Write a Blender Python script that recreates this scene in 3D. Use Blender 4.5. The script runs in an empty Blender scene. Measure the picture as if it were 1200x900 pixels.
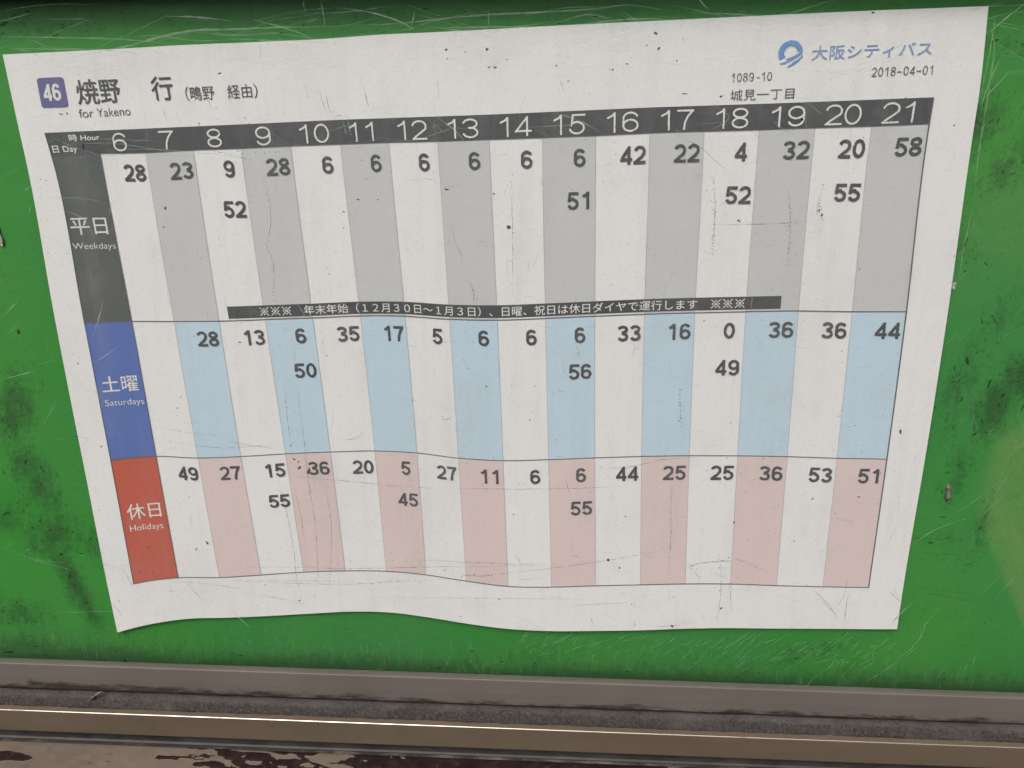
import bpy, math, random
import numpy as np
from mathutils import Matrix, Vector

# ------------------------------------------------------------------ camera, sky, sun, exposure
scene = bpy.context.scene
COL = scene.collection
cam_data = bpy.data.cameras.new("camera")
cam_data.sensor_width = 36.0
cam_data.lens = 27.9
cam_data.clip_start = 0.01
cam_data.clip_end = 50.0
cam = bpy.data.objects.new("camera", cam_data)
AX = ((0.998776, -0.017344, 0.046329), (0.049411, 0.304419, -0.951256), (0.002395, 0.95238, 0.304903))
cm = Matrix([list(AX[i]) + [0.0] for i in range(3)] + [[0, 0, 0, 1]])
cm.translation = Vector((0.02037, -0.25871, 0.07659))
cam.matrix_world = cm
COL.objects.link(cam)
scene.camera = cam

SUN_EL, SUN_AZ = math.radians(50), math.radians(-25)      # azimuth from straight in front of the board, towards the left
world = bpy.data.worlds.new("World")
scene.world = world
world.use_nodes = True
wn, wl = world.node_tree.nodes, world.node_tree.links
sky = wn.new("ShaderNodeTexSky")
sky.sky_type = 'NISHITA'
sky.sun_disc = False
sky.sun_elevation = SUN_EL
sky.sun_rotation = math.pi - SUN_AZ
sky.air_density = 1.0
sky.dust_density = 6.0
sky.ozone_density = 1.0
hsv = wn.new("ShaderNodeHueSaturation")
hsv.inputs["Saturation"].default_value = 0.22               # a grey overcast sky
wl.new(sky.outputs[0], hsv.inputs["Color"])
bg = wn["Background"]
bg.inputs[1].default_value = 0.10
wl.new(hsv.outputs[0], bg.inputs[0])

sun_data = bpy.data.lights.new("sun", 'SUN')
sun_data.energy = 1.1
sun_data.angle = math.radians(22)
sun_data.color = (1.0, 0.97, 0.93)
sun = bpy.data.objects.new("sun", sun_data)
sd = Vector((math.sin(SUN_AZ) * math.cos(SUN_EL), -math.cos(SUN_AZ) * math.cos(SUN_EL), math.sin(SUN_EL)))
sun.rotation_euler = sd.to_track_quat('Z', 'Y').to_euler()
sun.location = (-0.5, -1.5, 2.0)
COL.objects.link(sun)

scene.view_settings.view_transform = 'Standard'
scene.view_settings.look = 'None'
scene.view_settings.gamma = 1.0
scene.view_settings.use_curve_mapping = False
scene.view_settings.exposure = 0.50

rng = np.random.default_rng(46)
random.seed(46)

# ------------------------------------------------------------------ measured data, millimetres on the board
# print on the sheet lives in its own flat coordinates (u right, v down, mm); NET says where each printed grid
# node of the cockled sheet lies on the board
UN=[0.0,9.54,26.67,42.8,58.93,75.06,91.19,107.32,123.45,139.57,155.7,171.83,187.96,204.09,220.22,236.35,252.48,268.61,284.73,297.54]
VN=[0.0,24.01,31.36,87.83,138.39,188.52,206.91]
NET=[[[-151.33,98.57],[-142.96,98.91],[-125.94,99.62],[-111.01,100.3],[-95.26,101.11],[-80.02,101.62],[-64.06,102.21],[-48.19,102.87],[-32.84,103.93],[-17.13,104.53],[-0.67,105.26],[16.27,106.07],[32.59,106.76],[49.04,107.44],[65.89,108.14],[82.55,108.82],[99.55,109.51],[116.16,110.11],[133.26,110.65],[145.54,111.03]],[[-150.25,74.98],[-141.96,75.34],[-125.0,76.05],[-110.04,76.68],[-94.42,77.35],[-78.85,78.03],[-62.84,78.75],[-46.91,79.46],[-31.52,80.0],[-15.98,80.53],[0.33,81.1],[16.93,81.81],[33.33,82.52],[49.76,83.23],[66.44,83.78],[83.12,84.32],[100.04,84.91],[116.91,85.55],[133.96,86.21],[147.15,86.7]],[[-149.87,68.06],[-140.99,68.51],[-124.8,69.05],[-109.87,69.34],[-94.19,70.19],[-78.59,70.77],[-62.54,71.52],[-46.58,72.16],[-31.17,72.73],[-15.7,73.13],[0.53,73.69],[17.07,74.27],[33.55,74.93],[50.07,75.75],[66.69,76.3],[83.28,76.76],[100.11,77.4],[116.91,77.9],[133.88,78.6],[147.27,79.19]],[[-149.56,12.27],[-139.3,13.13],[-122.51,13.91],[-107.78,14.06],[-92.06,14.43],[-75.99,15.24],[-59.58,16.03],[-43.36,16.93],[-28.18,17.02],[-13.21,16.17],[2.83,16.1],[18.88,16.91],[35.21,17.89],[51.51,18.77],[67.93,19.48],[84.45,20.05],[101.4,20.53],[118.67,20.5],[135.84,20.73],[149.04,20.77]],[[-148.53,-39.56],[-138.0,-37.9],[-120.83,-35.96],[-105.54,-36.27],[-89.66,-35.33],[-73.23,-33.86],[-56.93,-32.79],[-40.94,-32.03],[-25.88,-32.5],[-11.19,-34.12],[4.65,-34.73],[20.75,-33.93],[36.93,-32.87],[53.19,-31.97],[69.67,-31.3],[86.29,-30.97],[103.26,-30.87],[120.22,-31.05],[137.04,-31.03],[149.91,-31.18]],[[-147.25,-92.62],[-136.88,-89.09],[-119.07,-85.83],[-103.06,-85.2],[-86.84,-83.6],[-70.53,-81.94],[-54.57,-80.85],[-39.08,-80.5],[-24.14,-81.5],[-9.16,-83.59],[6.54,-85.29],[22.63,-85.04],[38.99,-83.96],[55.32,-83.05],[71.73,-82.19],[88.14,-81.72],[104.81,-81.81],[121.45,-81.79],[137.8,-81.6],[150.13,-81.72]],[[-146.51,-110.98],[-136.47,-107.84],[-118.43,-104.1],[-102.17,-102.95],[-85.8,-101.67],[-69.48,-100.06],[-53.64,-98.56],[-38.35,-98.41],[-23.53,-99.97],[-8.48,-102.16],[7.17,-103.82],[23.27,-104.1],[39.79,-103.44],[56.11,-102.58],[72.52,-101.43],[88.78,-100.6],[105.36,-100.24],[121.92,-99.75],[138.07,-99.26],[150.46,-98.83]]]
LIGHT=[[0.56,0,[[-147.88,103.18],[-129.28,102.89],[-110.83,102.36],[-100.4,101.63],[-91.34,100.65]]],[0.73,1,[[-147.68,94.73],[-133.14,96.17],[-119.38,98.56],[-108.48,100.45],[-98.93,102.81],[-88.22,104.66],[-73.87,105.09],[-60.91,105.51],[-42.92,105.69]]],[0.62,0,[[-145.82,100.06],[-139.35,98.84],[-135.24,96.42]]],[0.84,0,[[-146.36,100.06],[-132.51,99.67],[-121.88,99.53],[-108.73,98.78],[-100.44,97.57]]],[0.56,1,[[-96.82,108.67],[-86.46,108.4],[-75.72,107.19]]],[0.56,0,[[-109.77,100.7],[-100.77,99.01],[-91.44,95.64]]],[0.5,0,[[-77.52,102.51],[-68.99,102.02],[-56.06,101.75],[-43.21,101.02]]],[0.45,0,[[-69.71,107.87],[-58.39,104.81],[-50.84,102.44]]],[0.5,0,[[-86.97,104.19],[-71.45,103.44],[-58.41,104.57]]],[0.5,1,[[-42.59,110.76],[-32.53,109.11],[-25.02,106.79],[-20.04,104.22]]],[0.56,0,[[-42.9,105.92],[-27.58,106.33],[-12.35,107.66],[-2.27,108.54],[17.71,109.37],[32.55,110.22],[39.9,111.09],[52.25,109.69],[57.19,108.99]]],[0.62,1,[[-16.19,105.6],[-7.36,104.42],[7.75,105.06],[17.75,106.64]]],[0.5,0,[[-14.94,105.14],[-4.83,105.33],[12.76,105.51]]],[0.56,0,[[25.19,107.75],[30.13,108.64],[36.36,107.48]]],[0.56,0,[[26.48,105.92],[37.61,107.02],[52.4,107.2],[57.36,106.5]]],[0.45,0,[[39.96,109.74],[43.79,107.0],[47.63,104.48]]],[0.42,0,[[0.75,110.35],[0.97,105.32]]],[0.42,0,[[-20.85,109.98],[-22.07,104.23]]],[0.56,0,[[57.18,109.22],[69.43,108.72],[86.46,108.43],[95.81,111.07],[101.62,112.6]]],[0.45,1,[[61.32,112.78],[65.0,109.18]]],[0.45,0,[[-48.77,113.3],[-48.24,110.1],[-47.8,105.47]]],[0.39,0,[[-53.89,112.87],[-53.41,109.2]]],[0.67,0,[[142.87,107.54],[146.38,101.25],[147.17,91.64],[147.47,75.05],[148.06,58.99]]],[0.5,0,[[145.54,109.75],[145.68,98.53],[144.96,82.25]]],[0.56,0,[[149.51,98.52],[147.14,90.48],[145.7,82.25]]],[0.56,1,[[152.87,110.82],[148.4,107.08],[143.95,102.84]]],[0.56,1,[[152.38,93.48],[149.29,89.31],[145.72,84.85]]],[0.39,0,[[148.47,55.2],[148.09,39.61],[148.36,28.89]]],[0.45,1,[[-149.51,56.95],[-146.23,59.37]]],[0.39,0,[[-147.57,53.74],[-148.85,49.94]]],[0.45,1,[[-169.85,-6.39],[-161.84,-4.39],[-154.49,-2.41]]],[0.39,1,[[-164.15,16.09],[-160.54,19.37],[-157.36,22.03]]],[0.39,0,[[-164.2,9.85],[-159.3,13.5]]],[0.34,0,[[-157.75,-23.53],[-154.39,-18.66],[-151.08,-13.85]]],[0.39,0,[[-175.53,-75.73],[-164.62,-79.0],[-153.62,-81.91]]],[0.39,0,[[-167.69,-99.81],[-154.81,-98.98],[-140.66,-98.1]]],[0.34,0,[[-182.94,-71.65],[-170.77,-76.66],[-154.59,-77.96]]],[0.84,1,[[-99.05,-95.51],[-95.21,-99.48],[-91.34,-103.47]]],[0.45,0,[[111.89,-120.18],[116.57,-122.65],[121.81,-116.35]]],[0.36,0,[[-11.19,-116.0],[-8.35,-122.05]]],[0.36,0,[[-64.83,-122.8],[-47.48,-121.32],[-34.15,-118.45]]],[0.7,1,[[76.14,-77.3],[73.13,-73.56]]],[0.62,1,[[144.44,-94.09],[148.27,-89.3],[150.92,-84.96]]],[0.5,0,[[108.36,-98.68],[112.44,-93.82],[116.72,-91.15]]],[0.45,0,[[149.69,-109.24],[156.02,-100.54],[158.39,-92.51]]],[0.39,1,[[157.34,-95.42],[158.09,-92.52],[158.81,-93.21]]],[0.42,0,[[152.47,-107.28],[157.1,-101.59]]],[0.42,0,[[147.74,-64.04],[150.93,-58.25],[158.78,-53.07],[166.8,-49.57]]],[0.45,1,[[-134.45,9.4],[-131.42,15.36],[-128.2,22.69]]],[0.42,0,[[-146.18,55.09],[-132.0,55.45],[-121.01,53.92]]],[0.45,0,[[-140.86,53.25],[-135.57,51.12],[-130.35,48.45],[-128.28,40.23]]],[0.42,1,[[-122.53,49.59],[-120.4,56.06],[-120.47,57.39]]],[0.42,1,[[-136.28,0.04],[-130.39,3.17],[-124.72,7.16]]],[0.45,0,[[-137.08,74.27],[-130.72,71.21],[-124.15,69.17],[-119.59,66.59]]],[0.45,0,[[-137.54,71.7],[-118.15,72.27],[-93.94,69.28],[-72.13,69.87]]],[0.36,0,[[-121.74,70.46],[-99.27,70.29],[-83.09,68.81],[-72.38,67.31]]],[0.45,1,[[-44.59,79.52],[-43.69,77.03],[-43.34,74.02]]],[0.42,0,[[-43.11,82.0],[-41.71,74.53]]],[0.42,1,[[-15.61,80.56],[-7.88,74.62],[-6.6,72.63]]],[0.36,0,[[-36.93,74.54],[-23.73,73.33],[-7.84,77.11],[2.6,75.15]]],[0.42,1,[[20.19,81.84],[28.49,79.16],[36.89,74.75]]],[0.39,1,[[67.98,83.83],[73.05,80.46],[67.06,76.06]]],[0.39,1,[[85.17,80.24],[88.49,77.33],[93.79,74.9]]],[0.36,0,[[96.02,84.1],[100.62,80.99]]],[0.36,1,[[95.1,83.38],[96.18,76.13]]],[0.36,0,[[7.82,77.15],[18.2,77.66],[33.66,78.44]]],[0.34,0,[[56.78,77.26],[59.46,75.3]]],[0.45,1,[[84.92,26.47],[84.79,22.02]]],[0.34,0,[[-79.88,19.85],[-74.29,18.19]]],[0.39,1,[[-62.82,21.51],[-60.56,17.51]]],[0.34,0,[[-133.38,-78.01],[-137.09,-78.85]]],[0.34,0,[[-138.18,74.26],[-98.93,72.84]]]]
DARK=[[0.34,[[-143.25,-84.86],[-144.85,-78.37],[-136.65,-80.28]]],[0.39,[[-136.65,-80.28],[-135.33,-84.6],[-134.23,-88.22]]],[0.45,[[-144.58,-93.38],[-142.43,-96.66],[-140.27,-99.97]]],[0.36,[[-113.69,-83.88],[-111.0,-88.54],[-108.25,-92.87]]],[0.36,[[-90.18,-88.57],[-82.83,-89.78],[-74.87,-91.35],[-67.91,-93.31]]],[0.34,[[-96.8,-83.69],[-77.45,-83.78],[-48.61,-83.18],[-32.66,-81.58],[-10.56,-79.79]]],[0.34,[[-8.98,-79.02],[8.19,-76.7],[23.63,-74.1],[37.39,-71.57],[56.98,-67.16],[68.88,-64.4]]],[0.31,[[-101.14,-79.14],[-86.51,-77.6],[-48.24,-76.74],[-16.72,-75.03],[8.18,-73.89],[20.52,-72.1]]],[0.56,[[87.82,-68.61],[91.54,-69.87]]],[0.31,[[90.91,-69.54],[94.99,-71.48],[100.02,-73.74]]],[0.45,[[71.22,-72.23],[73.89,-71.46]]],[0.34,[[78.96,-70.61],[83.09,-69.44],[86.71,-69.68]]],[0.31,[[76.83,-90.77],[78.95,-94.31],[80.4,-97.16]]],[0.31,[[115.71,-79.84],[120.41,-83.9],[124.98,-89.06]]],[0.34,[[118.83,-83.25],[123.98,-88.38],[126.75,-91.14]]],[0.31,[[127.48,-73.2],[127.68,-79.44],[127.23,-82.96],[124.54,-88.01]]],[0.34,[[129.47,-79.38],[128.82,-83.61],[128.81,-88.21],[128.81,-95.39]]],[0.42,[[142.96,-79.62],[145.74,-82.33],[147.84,-84.36]]],[0.36,[[144.54,-78.18],[146.04,-82.32]]],[0.45,[[144.74,-94.08],[146.98,-90.78],[148.9,-87.51]]],[0.34,[[-38.53,92.94],[-36.98,88.12],[-35.7,82.74]]],[0.39,[[-37.02,87.39],[-35.7,82.74]]],[0.34,[[-55.65,90.54],[-54.19,85.67]]],[0.39,[[-54.21,85.43],[-54.59,87.38]]],[0.42,[[-48.84,86.9],[-47.63,81.5],[-46.66,80.26]]],[0.34,[[-47.19,80.26],[-43.96,81.01]]],[0.31,[[-51.29,89.33],[-48.79,80.01]]],[0.31,[[-100.1,84.41],[-99.49,78.92]]],[0.28,[[-14.79,91.73],[-14.19,84.97]]],[0.28,[[22.06,91.23],[23.68,86.68]]],[0.34,[[-67.76,101.31],[-67.96,96.56]]],[0.31,[[-86.41,86.88],[-84.31,81.94]]],[0.34,[[-121.52,68.4],[-117.34,68.67],[-113.13,69.21]]],[0.31,[[-89.66,70.83],[-81.67,69.32],[-77.71,68.31],[-73.19,67.3]]],[0.34,[[58.22,74.81],[64.83,71.86],[69.75,67.89],[74.44,64.15]]],[0.36,[[62.16,73.34],[63.76,72.35]]],[0.28,[[-26.81,62.62],[-23.36,61.61],[-18.79,62.15],[-15.6,61.13]]],[0.25,[[-11.05,48.3],[-10.34,42.94],[-8.5,39.16],[-8.04,33.68]]],[0.28,[[13.1,36.92],[13.41,32.81]]],[0.28,[[66.56,48.38],[77.06,48.73],[82.3,48.77],[103.05,49.98]]],[0.28,[[-95.26,-27.0],[-84.78,-28.69],[-71.29,-30.65]]],[0.25,[[-116.07,-22.65],[-108.63,-24.08],[-87.56,-26.19]]],[0.25,[[-116.73,-27.47],[-97.12,-29.94],[-71.07,-28.07]]],[0.28,[[-70.59,-40.41],[-52.33,-41.61],[-34.14,-43.13],[-15.98,-43.98]]],[0.28,[[-15.97,-43.65],[8.11,-43.36],[31.96,-42.42],[49.66,-40.99]]],[0.28,[[34.69,-34.91],[46.41,-34.3],[60.81,-30.78],[75.19,-29.49]]],[0.25,[[-148.99,-26.57],[-139.93,-27.99]]],[0.36,[[-63.22,-44.2],[-64.04,-46.88],[-66.23,-47.28]]],[0.28,[[-52.53,-26.05],[-48.33,-25.96],[-43.71,-23.64],[-43.02,-22.04]]],[0.28,[[-16.77,-15.87],[-14.77,-18.0],[-12.39,-16.71]]],[0.28,[[46.59,5.46],[47.98,5.77],[48.14,8.1],[50.62,8.72]]],[0.28,[[22.94,-6.54],[26.68,-7.37]]],[0.28,[[26.53,-38.66],[28.46,-45.13]]],[0.28,[[8.48,-68.65],[11.27,-72.74],[11.91,-76.23]]],[0.31,[[29.37,-69.39],[31.51,-69.32],[32.76,-70.32]]],[0.25,[[-29.84,-74.03],[-31.03,-72.31]]],[0.28,[[27.06,-89.99],[51.91,-87.69]]],[0.25,[[64.19,-86.19],[68.66,-83.9]]],[0.34,[[53.19,-94.87],[53.66,-98.15]]],[0.36,[[37.2,-93.99],[38.61,-98.7]]],[0.28,[[52.63,-89.82],[53.42,-86.92]]],[0.34,[[59.91,-97.92],[71.03,-96.41]]],[0.42,[[65.78,-96.97],[69.53,-97.2]]],[0.31,[[8.2,-79.88],[20.62,-78.41]]],[0.28,[[-121.85,-88.91],[-116.87,-88.37]]],[0.28,[[-122.85,-84.19],[-106.68,-85.11],[-87.47,-87.38]]],[0.39,[[145.99,-64.09],[160.64,-64.32],[179.36,-63.41]]],[0.5,[[148.78,-78.73],[160.4,-80.78],[176.33,-83.73]]],[0.39,[[150.94,-77.27],[163.12,-79.29],[176.47,-79.53]]],[0.34,[[157.21,-70.19],[164.68,-70.97],[172.31,-71.07]]],[0.28,[[146.12,-61.07],[153.93,-58.83],[160.38,-54.01]]],[0.39,[[149.4,-86.78],[152.97,-86.65]]],[0.28,[[122.39,-51.8],[126.95,-53.31],[124.18,-54.38]]],[0.45,[[165.98,-96.54],[174.84,-97.29],[175.17,-100.9],[168.98,-100.05],[171.49,-97.06],[174.15,-100.21]]],[0.31,[[141.52,-53.56],[139.82,-61.93]]]]
DOTS=[[70,0.31,[[-70.62,62.92],[-69.17,55.06],[-69.63,47.03],[-71.38,40.21],[-70.23,37.46],[-70.24,24.84],[-69.73,17.67]]],[26,0.34,[[-69.91,-7.65],[-69.62,-21.66],[-69.22,-31.24]]],[75,0.31,[[-65.35,-6.04],[-64.86,-18.41],[-64.36,-31.13],[-64.2,-40.92],[-63.42,-50.89],[-62.88,-64.55],[-63.6,-78.65],[-66.02,-93.98]]],[60,0.28,[[-75.27,-41.19],[-73.03,-54.54],[-71.67,-68.3],[-71.21,-86.11],[-70.3,-90.82]]],[35,0.25,[[-69.39,-44.36],[-68.04,-54.4],[-67.24,-68.16]]],[40,0.25,[[-58.38,-40.77],[-57.07,-57.5],[-59.63,-85.72]]],[26,0.36,[[7.85,64.59],[7.87,54.25],[8.18,40.95],[7.94,25.8]]],[22,0.34,[[-5.89,29.83],[-4.28,25.65],[-4.58,23.68],[-3.18,24.26]]],[50,0.28,[[63.75,-31.34],[63.49,-40.96],[64.44,-60.8],[64.61,-78.03]]],[25,0.45,[[64.04,-5.17],[64.95,-18.81]]],[35,0.36,[[81.99,-67.08],[83.58,-79.16],[83.53,-89.81],[82.88,-97.07]]],[20,0.34,[[86.46,-77.31],[88.13,-89.65]]],[40,0.36,[[92.62,59.94],[94.29,49.13],[94.89,33.7]]],[28,0.45,[[102.99,61.26],[102.25,52.31],[104.44,49.21]]],[45,0.45,[[69.32,63.61],[70.8,54.67],[71.0,38.85]]],[22,0.45,[[-10.55,-79.07],[-8.66,-78.3],[-4.28,-78.52],[2.59,-77.58]]],[12,0.34,[[5.08,-73.63],[26.67,-72.25]]],[28,0.42,[[70.87,-71.55],[79.81,-69.89],[87.28,-69.31]]],[16,0.39,[[69.48,-73.33],[84.52,-72.16]]],[18,0.31,[[-76.24,69.34],[-64.02,69.9]]],[14,0.31,[[-26.72,-6.85],[-22.8,-20.67]]],[10,0.39,[[-7.68,3.98],[-5.76,-1.94]]],[12,0.45,[[29.37,8.97],[30.66,3.14]]],[10,0.28,[[-110.29,-74.78],[-107.38,-90.99]]],[14,0.28,[[-51.17,-72.94],[-51.31,-102.0]]],[30,0.22,[[-45.73,-88.88],[39.45,-86.68]]],[12,0.28,[[-133.61,-90.78],[-107.38,-90.99]]],[14,0.28,[[-72.23,-78.93],[-72.56,-102.78]]],[10,0.28,[[-89.03,-103.39],[-55.65,-93.62]]],[40,0.28,[[-100.0,-83.44],[-48.55,-82.1]]],[24,0.28,[[-32.28,-72.35],[20.54,-73.49]]]]
BLOTS=[[-11.78,99.3,1.12,0.74,-30],[0.42,99.28,1.4,0.88,0],[-6.19,98.59,0.56,0.44,0],[-11.59,96.72,0.56,0.44,0],[0.9,94.33,1.12,0.53,5],[2.68,94.33,1.4,0.65,10],[6.25,96.45,0.56,0.44,0],[-80.96,92.73,1.5,0.6,10],[49.66,103.56,1.4,0.88,-25],[20.97,94.78,0.84,0.41,15],[41.87,95.23,1.12,0.35,0],[50.89,99.41,1.12,0.74,30],[56.32,96.15,0.56,0.59,0],[47.36,100.34,0.56,0.44,0],[37.67,93.59,0.84,0.59,0],[6.81,47.24,1.68,1.47,-20],[-12.44,58.81,1.68,0.59,-5],[-103.3,52.43,0.73,1.47,-5],[-104.65,46.48,0.56,0.59,0],[2.26,57.6,0.84,0.59,-20],[137.85,-19.09,0.98,2.06,0],[-137.55,-30.53,0.73,0.76,0],[-103.69,-67.85,0.98,2.21,25],[-71.29,-91.04,0.84,0.88,0],[42.85,-70.36,1.26,1.18,-30],[46.94,-73.35,0.7,1.18,30],[67.19,-97.1,1.12,1.32,0],[84.38,-88.89,1.4,0.74,40],[127.35,-43.19,1.4,0.41,0],[-0.62,-5.76,0.56,0.59,0],[85.97,-54.14,0.7,0.88,-40],[8.74,-53.3,0.56,0.59,0],[48.14,-52.87,0.56,0.59,0],[-68.52,-33.82,1.4,0.74,-30],[-67.07,-34.76,0.7,0.74,0],[-63.69,-38.27,1.4,2.65,-20],[-66.95,-37.04,1.12,1.76,-30],[-83.67,8.39,1.4,0.53,-15],[78.54,49.79,1.4,0.59,-40],[70.05,86.23,1.12,0.65,15],[3.5,-87.92,0.56,0.88,30],[51.94,-88.4,0.5,0.65,0],[70.18,17.89,0.7,0.59,0],[139.02,78.17,0.62,0.59,0],[111.22,108.78,1.12,0.59,0],[59.18,86.94,2.4,0.35,3],[-132.61,80.87,1.96,0.35,-15],[-130.66,81.13,0.7,0.88,0],[-126.12,-70.29,0.84,0.35,0],[-130.53,-80.81,0.84,0.44,0],[-125.67,-81.01,0.84,0.44,0],[-108.14,-15.52,0.56,0.59,0],[-106.41,-11.43,0.45,0.47,0],[-83.66,-84.71,0.5,0.53,0],[-159.82,10.81,1.4,2.06,-10],[-43.19,-83.01,0.56,0.59,0],[-35.44,-72.8,0.39,0.41,0],[-16.44,-76.43,0.84,0.47,0],[-5.52,-77.85,0.67,0.65,0],[-127.13,71.22,0.9,2.06,0],[-69.47,69.37,0.56,0.29,0],[-45.54,51.77,0.84,0.47,0],[-34.42,55.54,0.56,0.41,0],[-45.86,46.68,0.5,0.53,0],[-40.67,55.5,1.12,0.44,-10],[56.67,-78.29,0.28,0.29,0],[94.51,79.77,0.84,0.88,0],[103.61,51.8,0.84,1.18,0],[102.65,53.34,0.84,0.59,0]]
UN = np.array(UN); VN = np.array(VN); NET = np.array(NET)
NETC = np.swapaxes(NET, 0, 1)                               # 20 columns, 7 rows, (x, z)
TL, TR_ = UN[1], UN[18]                                     # table left, table right
CELL = UN[3] - UN[2]


def slopes(xn, Y):
    h = np.diff(xn).reshape(-1, *[1] * (Y.ndim - 1))
    s = np.diff(Y, axis=0) / h
    m = np.empty_like(Y)
    m[0], m[-1] = s[0], s[-1]
    w = h[1:] / (h[1:] + h[:-1])
    m[1:-1] = w * s[:-1] + (1 - w) * s[1:]
    return m


MU = slopes(UN, NETC)


def warp(u, v):
    """print coordinates (arrays) -> board x, z in mm"""
    u, v = np.asarray(u, float).ravel(), np.asarray(v, float).ravel()
    i = np.clip(np.searchsorted(UN, u) - 1, 0, len(UN) - 2)
    H = (UN[i + 1] - UN[i])
    t = ((u - UN[i]) / H)[:, None, None]
    H = H[:, None, None]
    R = (2*t**3-3*t**2+1)*NETC[i] + (t**3-2*t**2+t)*H*MU[i] + (-2*t**3+3*t**2)*NETC[i+1] + (t**3-t**2)*H*MU[i+1]   # n,7,2
    S = np.diff(R, axis=1) / np.diff(VN)[None, :, None]
    M = np.empty_like(R)
    M[:, 0], M[:, -1] = S[:, 0], S[:, -1]
    w = (np.diff(VN)[1:] / (np.diff(VN)[1:] + np.diff(VN)[:-1]))[None, :, None]
    M[:, 1:-1] = w * S[:, :-1] + (1 - w) * S[:, 1:]
    j = np.clip(np.searchsorted(VN, v) - 1, 0, len(VN) - 2)
    n = np.arange(len(u))
    H = (VN[j + 1] - VN[j])[:, None]
    t = ((v - VN[j]) / H[:, 0])[:, None]
    return (2*t**3-3*t**2+1)*R[n, j] + (t**3-2*t**2+t)*H*M[n, j] + (-2*t**3+3*t**2)*R[n, j+1] + (t**3-t**2)*H*M[n, j+1]


def vnoise(x, y, seed=0):
    """smooth value noise, 0..1"""
    x, y = np.asarray(x, float), np.asarray(y, float)
    xi, yi = np.floor(x).astype(np.int64), np.floor(y).astype(np.int64)
    fx, fy = x - xi, y - yi
    fx, fy = fx*fx*(3-2*fx), fy*fy*(3-2*fy)

    def h(a, b):
        n = (a * 374761393 + b * 668265263 + seed * 1442695041) & 0xffffffff
        n = ((n ^ (n >> 13)) * 1274126177) & 0xffffffff
        return ((n ^ (n >> 16)) & 0xffff) / 65535.0
    return (h(xi, yi)*(1-fx)+h(xi+1, yi)*fx)*(1-fy) + (h(xi, yi+1)*(1-fx)+h(xi+1, yi+1)*fx)*fy


def fbm(x, y, seed=0, octaves=4):
    s, a, t = 0.0, 0.5, 0.0
    for k in range(octaves):
        s = s + a * vnoise(x * 2**k, y * 2**k, seed + 17 * k)
        t += a
        a *= 0.5
    return s / t


def cockle(u, v):
    """how far the sheet stands off the board, mm: damp ripples, stronger towards the lower edge, and soft folds"""
    low = np.clip((v - 120) / 90, 0, 1) ** 1.5
    r = 0.5 * low * (0.5 + 0.5 * np.sin((u - 150) / 297 * 2 * math.pi * 1.4 + 1.0))
    r = r + 0.35 * fbm(u / 45, v / 60, 5, 2)
    r = r + 0.28 * np.exp(-((u - 33 - 0.10 * v) / 2.6) ** 2) * np.clip(1 - v / 40, 0, 1)
    r = r + 0.30 * np.exp(-((u - 269 - 0.03 * v) / 2.4) ** 2) * np.clip(1 - v / 45, 0, 1)
    r = r + 0.22 * np.exp(-((u - 72) / 3.0) ** 2) * np.clip(1 - v / 200, 0, 1)
    return r


def on_sheet(u, v, lift):
    """points on the cockled sheet, lift mm above its face, in metres"""
    p = warp(u, v)
    d = cockle(np.asarray(u, float).ravel(), np.asarray(v, float).ravel()) + lift
    return np.column_stack((p[:, 0], -d, p[:, 1])) / 1000.0


# ------------------------------------------------------------------ objects
def link(name, verts, faces, mat, parent=None, smooth=False):
    me = bpy.data.meshes.new(name)
    me.from_pydata([tuple(p) for p in verts], [], [tuple(int(i) for i in f) for f in faces])
    me.materials.append(mat)
    if smooth:
        me.polygons.foreach_set("use_smooth", [True] * len(me.polygons))
    me.update()
    ob = bpy.data.objects.new(name, me)
    COL.objects.link(ob)
    if parent:
        ob.parent = parent
    return ob


def thing(name, label, cat, loc=(0, 0, 0)):
    o = bpy.data.objects.new(name, None)
    o.empty_display_size = 0.02
    o["label"], o["category"] = label, cat
    COL.objects.link(o)
    return o


def grid_patch(u0, v0, u1, v1, lift, step=2.0):
    nu, nv = max(1, math.ceil(abs(u1-u0)/step)), max(1, math.ceil(abs(v1-v0)/step))
    uu, vv = np.meshgrid(np.linspace(u0, u1, nu+1), np.linspace(v0, v1, nv+1))
    P = on_sheet(uu, vv, lift)
    F = []
    for j in range(nv):
        for i in range(nu):
            a = j*(nu+1)+i
            F.append((a, a+nu+1, a+nu+2, a+1))
    return P, F


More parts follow.
